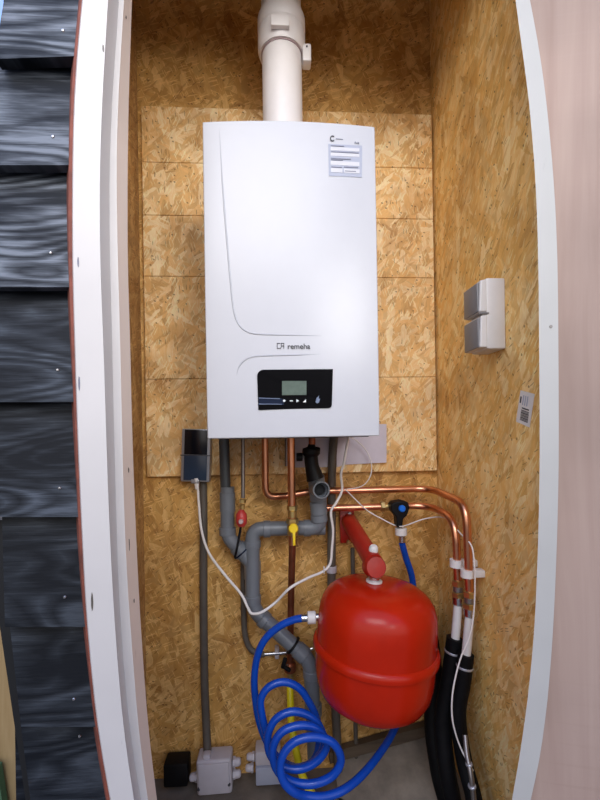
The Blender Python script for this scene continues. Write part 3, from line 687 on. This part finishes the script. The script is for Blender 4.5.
# ------------------------------------------------------------------ expansion tank
TYc = .98
tc_ = U(375, 644.5, TYc); taxis = Vector((math.sin(math.radians(4.5)), 0.0, math.cos(math.radians(4.5)))).normalized()
TR = 61.0*TYc/400
tk = thing('expansion_tank', tc_ + taxis*-.15, 'round red expansion tank with a raised rim, hanging from a red arm', 'tank')
R = TR
prof = [(.0001, .154), (.03, .1535), (.06, .151), (.085, .1465), (.105, .139), (.122, .127), (.133, .112), (.1395, .093), (.1425, .06), (.1435, .012)]
prof = [(r*R/.147, z) for r, z in prof]
g = G(); g.lathe(prof, tc_, taxis, 72); up = g.build('upper_shell', 'red', tk, True)
prof2 = [(.1435, .0), (.1430, -.03), (.1415, -.065), (.1365, -.092), (.126, -.113), (.108, -.128), (.08, -.136), (.04, -.140), (.0001, -.141)]
g = G(); g.lathe([(r*R/.147, z) for r, z in prof2], tc_, taxis, 72); g.build('lower_shell', 'red', tk, True)
g = G(); g.lathe([(R*.97, .014), (R*.995, .012), (R*1.025, .006), (R*1.03, .0), (R*1.025, -.006), (R*.995, -.009), (R*.97, -.010)], tc_, taxis, 72); g.build('rim', 'red', tk, True)
# label ring / neck
top = tc_ + taxis*.153 + Vector((-.012, 0, .001))
g = G(); g.lathe([(.013, 0), (.013, .030)], top, taxis, 20); g.build('neck', 'steel', tk, True)
g = G(); g.lathe([(.012, .002), (.020, .002), (.020, .006), (.012, .007)], top, taxis, 28); g.build('white_washer', 'white_pl', tk, True)
# arm
arm_end = U(376.5, 567.5, .955); arm_a = U(350, 522, 1.165)
ar = thing('tank_bracket', arm_a, 'red bracket plate and tubular arm carrying the tank from the wall', 'bracket')
V = UU([(341, 510, 1.168), (355.5, 510, 1.168), (355.5, 545, 1.168), (341, 544, 1.168)])
g = G(); c = (V[0]+V[2])/2; g.box((c.x, 1.189, c.z), (V[1].x-V[0].x, .012, V[0].z-V[3].z), bev=.002); 
g.build('wall_plate', 'red_dark', ar, True)
aa = Vector((arm_a.x, 1.182, arm_a.z)); d = (arm_end-aa).normalized()
G().tube([aa, aa+(arm_end-aa)*.5, arm_end-d*.02], .0235, 28).build('arm', 'red_dark', ar, True)
g = G(); fd = Vector((.12, -1, .25)).normalized(); g.lathe([(.020, -.05), (.0255, -.034), (.0262, -.004), (.024, 0), (.0001, .0015)], arm_end, fd, 32); g.build('end_cap', 'red_dark', ar, True)
ring(ar, 'bolt', 'steel', U(349.5, 513.5, 1.178), Vector((0, -1, 0)), .006, .010)
ring(ar, 'bolt', 'brass', U(348.5, 542, 1.178), Vector((0, -1, 0)), .006, .010)
av = thing('air_valve', U(373, 550, .97), 'small silver valve cap standing on the red arm above the tank', 'valve')
vp = U(373.5, 549, .985)
nut(av, 'base_nut', 'steel', vp+Vector((0, 0, -.012)), Vector((0, 0, 1)), .008, .016)
g = G(); g.lathe([(.0085, -.008), (.0115, -.005), (.0115, .003), (.008, .009), (.0001, .0105)], vp, Vector((.05, -.3, 1)), 20); g.build('cap', 'white_pl', av, True)
o = G().tube([U(352.5, 548, 1.186), U(355, 690, 1.186), pt(U(355, 690, 1.186).x, 1.186, .0)], .0065, 10).build('rod', 'conduit', None, True); tag(o, 'thin grey rod on the wall below the red bracket plate', 'rod')
# nut on the tank's left side
tn = thing('hose_connector', U(308, 617.5, 1.0), 'white hose connector at the left side of the red tank', 'connector')
g = G(); g.lathe([(.012, -.011), (.0155, -.009), (.0155, .009), (.012, .011)], U(311.5, 617.5, 1.0), X_, 14); g.build('white_nut', 'white_pl', tn, True)
ring(tn, 'brass_neck', 'steel', U(318, 617, 1.0), X_, .009, .04)
ring(tn, 'steel_ferrule', 'steel', U(305, 618, 1.0), X_, .009, .020)

# ------------------------------------------------------------------ blue hose
L_ = [(303, 618), (293, 620), (280, 626), (266, 638), (258, 654), (254.5, 675), (255, 695), (259, 720), (267, 742), (280, 760), (298, 768), (313, 761), (319, 743), (317, 720), (309, 702), (299, 688), (284, 682), (269, 687), (261, 699), (262, 715), (267, 735), (273, 753), (288, 767), (306, 766), (320, 755), (324, 738), (314, 719), (294, 711.5), (276, 719), (268, 736), (270, 754), (282, 766), (300, 769), (318, 760), (327, 744), (317, 729), (300, 725.5), (282, 732), (273, 748), (276, 768), (290, 781), (312, 784), (332, 776), (341, 760), (333, 743), (315, 737), (296, 741), (284, 753), (280, 768)]
P = [(a_, b_, 1.0 + .03*min(1, k/5) - .14*max(0, k-6)/(len(L_)-7)) for k, (a_, b_) in enumerate(L_)]
P += [(284, 782, .888), (294, 792, .89), (306, 796, .90), (325, 796.5, .905), (345, 789, .92), (363, 774, .95), (380, 753, 1.0), (394, 730, 1.06), (405, 700, 1.13), (412, 660, 1.155), (415, 620, 1.15), (412.5, 580, 1.135), (406, 558, 1.12), (402, 543, VY)]
# first strand passes down to the left of the coil before rising into it
o = G().tube(spline(UU(P), 5), .0092, 14).build('blue_hose', 'blue', None, True); tag(o, 'coiled blue filling hose hanging in loops beside the red tank', 'hose')
# yellow hose
yh = thing('gas_hose', U(290, 690, 1.07), 'bright yellow gas hose dropping through the blue coil', 'hose')
G().tube(spline(UU([(290, 687, 1.15), (290.5, 705, 1.12), (291.5, 725, 1.08), (295, 745, 1.06), (299, 765, 1.05), (305, 782, 1.04), (314, 797, 1.03), (324, 815, 1.02), (334, 840, 1.02)]), 6), [.0085]*0 or .0100, 14).build('hose_tube', 'yellow_hose', yh, True)
ring(yh, 'ferrule', 'steel', U(290, 684, 1.15), DN, .008, .02)
# dark valve between pipe and yellow hose
sv = thing('gas_cock', U(289, 672, 1.06), 'dark brass gas cock at the foot of the copper gas pipe', 'valve')
ring(sv, 'valve_body', 'copper_old', U(290, 667, 1.15), DN, .017, .03, .005); ring(sv, 'brass_union', 'brass', U(291, 677, 1.15), DN, .0125, .016)
g = G(); g.box(U(286, 668, 1.12), (.030, .010, .010), Matrix.Rotation(.6, 3, 'Y'), bev=.003); g.box(U(284, 663, 1.12), (.012, .010, .03), Matrix.Rotation(.3, 3, 'Y'), bev=.003); g.build('lever', 'black', sv, True)
ring(sv, 'stem', 'steel_dull', U(287, 667, 1.13), Vector((0, -1, 0)), .004, .02)

# ------------------------------------------------------------------ cables
wc = UU([(197.5, 484, 1.155), (199, 505, 1.15), (201.5, 530, 1.14), (209, 553, 1.11), (225, 575, 1.08), (241, 594, 1.07), (248, 608, 1.065), (252, 613.5, 1.06), (262, 612, 1.06), (276, 602, 1.07), (290, 588, 1.05), (308, 578, 1.08), (322, 572, 1.10), (330, 564, 1.11), (332, 548, 1.11), (333, 530, 1.10), (331, 512, 1.09), (336, 503, 1.09), (342, 490, 1.10), (341, 474, 1.10), (344, 462, 1.10), (348, 438, 1.10)])
wc.append(wc[-1]+Vector((0, 0, .02)))
t = thing('power_cable', wc[0], 'thick white cable looping from the wall controller up to the boiler', 'cable')
G().tube(spline(wc, 6), .0036, 10).build('cable', 'white_cab', t, True)
G().tube([U(196.5, 478, 1.15), U(197, 489, 1.15)], [.008, .0055], 12).build('plug', 'white_cab', t, True)
g = G(); c = U(324, 570, 1.095); g.box(c, (.003, .006, .020), bev=.001); g.build('white_tie', 'white_pl', t)
sw = UU([(349, 436, 1.12), (357, 441, 1.14), (366, 450, 1.15), (371, 462, 1.15), (371, 474, 1.15), (365, 484, 1.14), (356, 488, 1.13), (347, 489, 1.12)])
o = G().tube(spline(sw, 6), .0016, 8).build('thin_wire', 'white_cab', None, True); tag(o, 'thin white wire looping below the paper sheet', 'wire')
sw = UU([(345, 489, 1.12), (356, 500, 1.12), (368, 511, 1.12), (382, 519, 1.12), (394, 525, 1.115), (401, 526.5, 1.09), (410, 524, 1.11), (424, 519, 1.11), (440, 517, 1.08), (450, 521, 1.02), (460, 533, .95), (471, 545, .915), (474, 560, .905), (475, 580, .905), (474, 610, .905), (470, 635, .90), (460, 660, .895), (453, 690, .885), (452, 715, .88), (456, 735, .875), (463, 753, .87), (470, 765, .865)])
t = thing('sensor_wire', sw[0], 'thin white sensor wire trailing along the copper pipes to the floor', 'wire')
G().tube(spline(sw, 6), .0018, 8).build('wire', 'white_cab', t, True)
g = G(); g.lathe([(.001, .006), (.004, -.006), (.0001, -.010)], sw[-1]+Vector((.002, 0, -.006)), Vector((-.3, 0, 1)), 12); g.build('sensor_tip', 'white_pl', t, True)

# ------------------------------------------------------------------ wall controller
gc = U(197, 455, 1.165); gt = thing('control_box', gc, 'slim grey wall controller with black and navy front', 'controller')
rot = Matrix.Rotation(math.radians(2.5), 3, 'Y')
gw = 28*1.15/400; gh = 52*1.15/400
def gbox(dx, dz, w, h, y, th, nm, mt, par_=None, bev=.001):
    c = Vector((gc.x, y, gc.z)) + rot @ Vector((dx, 0, dz)); return G().box(c, (w, th, h), rot, bev=bev).build(nm, mt, par_ or gt, True)
gbox(0, 0, gw, gh, 1.163, .033, 'case', 'gate_frame', bev=.003)
gbox(0, gh*.25, gw*.80, gh*.47, 1.1465, .004, 'upper_panel', 'gate_black')
gbox(0, -gh*.235, gw*.80, gh*.47, 1.1460, .004, 'lower_panel', 'gate_navy')
gbox(0, .0, gw*1.06, .003, 1.1455, .004, 'black_band', 'print')
gbox(0, -gh*.49, .022, .012, 1.152, .018, 'socket_mouth', 'gate_frame', bev=.002)

# ------------------------------------------------------------------ junction boxes
jb = thing('junction_box', U(215, 790, 1.17), 'pale grey junction box with three cable glands, left of its pair', 'junction box')
c = U(215.5, 770, 1.16); rot = Matrix.Rotation(math.radians(-1), 3, 'Y')
G().box(c, (.098, .055, .098), rot, bev=.008, seg=3).build('box', 'grey_box', jb, True)
G().box(c+Vector((0, -.028, 0)), (.086, .008, .086), rot, bev=.004).build('lid', 'grey_box', jb, True)
def gland(parent, p, ax, r=.0125):
    nut(parent, 'cable_gland', 'grey_box', p, ax, r*1.1, .008)
    g = G(); g.lathe([(r*.9, -.005), (r*.9, .004), (r*.8, .010), (r*.5, .013), (.0001, .013)], p+ax*.006, ax, 16); g.build('cable_gland', 'grey_box', parent, True)
gland(jb, c+Vector((.054, -.005, .024)), X_); gland(jb, c+Vector((.054, -.005, -.010)), X_); gland(jb, c+Vector((-.054, -.002, -.014)), -X_)
G().box(c+Vector((-.022, -.01, .052)), (.022, .022, .014), bev=.004).build('cable_gland', 'grey_box', jb, True)
for dx, dz in ((-.042, -.026), (.042, -.018)):
    g = G(); g.lathe([(.0001, .003), (.004, .002), (.004, -.002)], c+Vector((dx, -.030, dz)), Vector((0, -1, 0)), 10); g.build('screw', 'print', jb, True)
jc = thing('junction_box', U(265, 775, 1.17), 'pale grey junction box half hidden behind the blue coil', 'junction box')
c = U(268, 752, 1.165); G().box(c, (.072, .05, .040), bev=.005).build('box', 'grey_box', jc, True)
c2 = U(270, 769, 1.16); G().box(c2, (.080, .052, .050), bev=.004).build('lower_box', 'label_blue', jc, True)
gland(jc, c+Vector((-.042, -.005, -.006)), -X_, .0115); gland(jc, c+Vector((-.046, -.005, -.038)), -X_, .0115)
o = G().box(U(177.5, 769, 1.17), (.068, .05, .066), bev=.006).build('black_block', 'black', None, True); tag(o, 'matt black block in the bottom left corner beside the junction box', 'block')

# ------------------------------------------------------------------ double socket on the right wall
so = thing('double_socket', (XR, .85, CZ+.2), 'grey and white double outdoor socket on the right wall', 'socket')
prt = .056
xf = XR - prt
ya = UX(480, 310, xf).y; yb_ = UX(464.5, 310, xf).y
zt = UX(480, 277, xf).z; zbm = UX(480, 349, xf).z; zm = (zt+zbm)/2
yc = (ya+yb_)/2; dyy = yb_-ya
G().box((XR-.021, yc, zm), (.042, dyy, zt-zbm), bev=.004).build('housing', 'sock', so, True)
hh = (zt-zbm)/2
for s in (1, -1):
    zc_ = zm + s*hh/2
    V = [(XR-.040, ya, zc_-hh/2+.003), (XR-.040, ya, zc_+hh/2-.003), (xf+.002, ya, zc_+hh/2-.005), (xf-.001, ya, zc_-hh/2+.003)]
    V2 = [(x, yb_, z) for x, y, z in V]
    lid = obj('flap', V+V2, [(0, 1, 2, 3), (4, 5, 6, 7), (0, 1, 5, 4), (1, 2, 6, 5), (2, 3, 7, 6), (3, 0, 4, 7)], 'sock', so)
    md = lid.modifiers.new('b', 'BEVEL'); md.width = .003; md.segments = 2
    G().box((xf-.0015, yc, zc_-.003), (.004, dyy-.008, hh-.014), bev=.001).build('window_flap', 'lid', lid, True)
G().box((XR-.048, ya-.0005, zm), (.022, .003, .0035), bev=.001).build('hinge_gap', 'lid', so)

# barcode label on the right wall
lx = XR-.0006
lb = thing('barcode_label', UX(525, 410, lx), 'small white barcode label stuck crooked on the right wall', 'label')
q = [UX(520.5, 390.3, lx), UX(534.5, 394, lx), UX(529.5, 427.5, lx), UX(516.0, 421.5, lx)]
def lp(u, v, off=0.):
    p = (q[0]*(1-u)+q[1]*u)*(1-v) + (q[3]*(1-u)+q[2]*u)*v; return Vector((p.x-off, p.y, p.z))
def lplate(u0, v0, u1, v1, off, nm, mt):
    f = [lp(u0, v0, off), lp(u1, v0, off), lp(u1, v1, off), lp(u0, v1, off)]; b = [p+Vector((.0004, 0, 0)) for p in f]
    return obj(nm, f+b, [(0, 1, 2, 3), (7, 6, 5, 4), (0, 1, 5, 4), (1, 2, 6, 5), (2, 3, 7, 6), (3, 0, 4, 7)], mt, lb)
lplate(0, 0, 1, 1, 0, 'paper', 'white_pl')
lplate(.08, .18, .17, .38, .0006, 'printed_word', 'print')
for k in range(3): lplate(.28+.15*k, .12, .33+.15*k, .42, .0006, 'printed_line', 'label_blue')
lplate(.30, .49, .80, .53, .0006, 'printed_word', 'print')
v = .57
for w in (.022, .012, .03, .014, .022, .012, .028, .016, .02):
    lplate(.27, v, .83, v+w, .0006, 'bar', 'print'); v += w+.018

# ------------------------------------------------------------------ footing and timber at the right rear
x0 = U(336, 770, 1.15).x
V = [Vector(p) for p in ((x0, YB, 0), (XR, YB, 0), (XR, 1.02, 0), (x0, 1.02, 0))]
zl, zr = U(345, 756, YB).z, U(430, 738, YB).z
V += [Vector((x0, YB, zl)), Vector((XR, YB, zr+.02)), Vector((XR, 1.02, zr-.03)), Vector((x0, 1.02, zl-.06))]
struct(obj('trim_5', V, [(0, 1, 2, 3), (4, 5, 6, 7), (0, 1, 5, 4), (1, 2, 6, 5), (2, 3, 7, 6), (3, 0, 4, 7)], 'concrete2'))
P = UU([(330, 753, 1.175), (440, 722, 1.175), (440, 733, 1.175), (330, 764, 1.175)])
V = P + [p+Vector((0, .022, 0)) for p in P]
tag(obj('timber_batten', V, BX, 'timber_dark'), 'dark timber batten sloping along the foot of the back wall', 'batten')

# ------------------------------------------------------------------ light
w = bpy.data.worlds.new('world'); SC.world = w; w.use_nodes = True; nt = w.node_tree; bg = nt.nodes['Background']
tc = N(nt, 'ShaderNodeTexCoord'); sp = N(nt, 'ShaderNodeSeparateXYZ'); nt.links.new(tc.outputs['Generated'], sp.inputs[0])
r = ramp(nt, [(.0, (.10, .09, .08)), (.47, (.20, .19, .18)), (.53, (.78, .73, .70)), (.68, (.86, .83, .84)), (.80, (.26, .42, .90)), (1., (.55, .65, .92))])
mr = N(nt, 'ShaderNodeMapRange'); mr.inputs['From Min'].default_value = -1; nt.links.new(sp.outputs['Z'], mr.inputs['Value']); nt.links.new(mr.outputs[0], r.inputs[0])
nt.links.new(r.outputs[0], bg.inputs[0]); bg.inputs[1].default_value = 1.5
def area(name, loc, target, size, power, col):
    l = bpy.data.lights.new(name, 'AREA'); l.shape = 'RECTANGLE'; l.size, l.size_y = size; l.energy = power; l.color = col
    o = bpy.data.objects.new(name, l); COL.objects.link(o); o.location = loc
    o.rotation_euler = (Vector(target)-Vector(loc)).to_track_quat('-Z', 'Y').to_euler(); return o
area('sky_light', (-.3, -1.5, 2.9), (.1, 1.0, 1.62), (1.9, 1.1), 10.5, (1., .97, .94)).data.spread = math.radians(75)
area('panel_fill', (.75, -1.3, 1.9), (-.34, 1.19, 1.35), (.7, .7), 2.0, (1., .97, .93)).data.spread = math.radians(42)  # added fill with no visible source, brightens the left of the backing board
SC.view_settings.view_transform = 'Standard'; SC.view_settings.look = 'None'; SC.view_settings.exposure = 0.0
SC.cycles.max_bounces = 8; SC.cycles.use_denoising = True
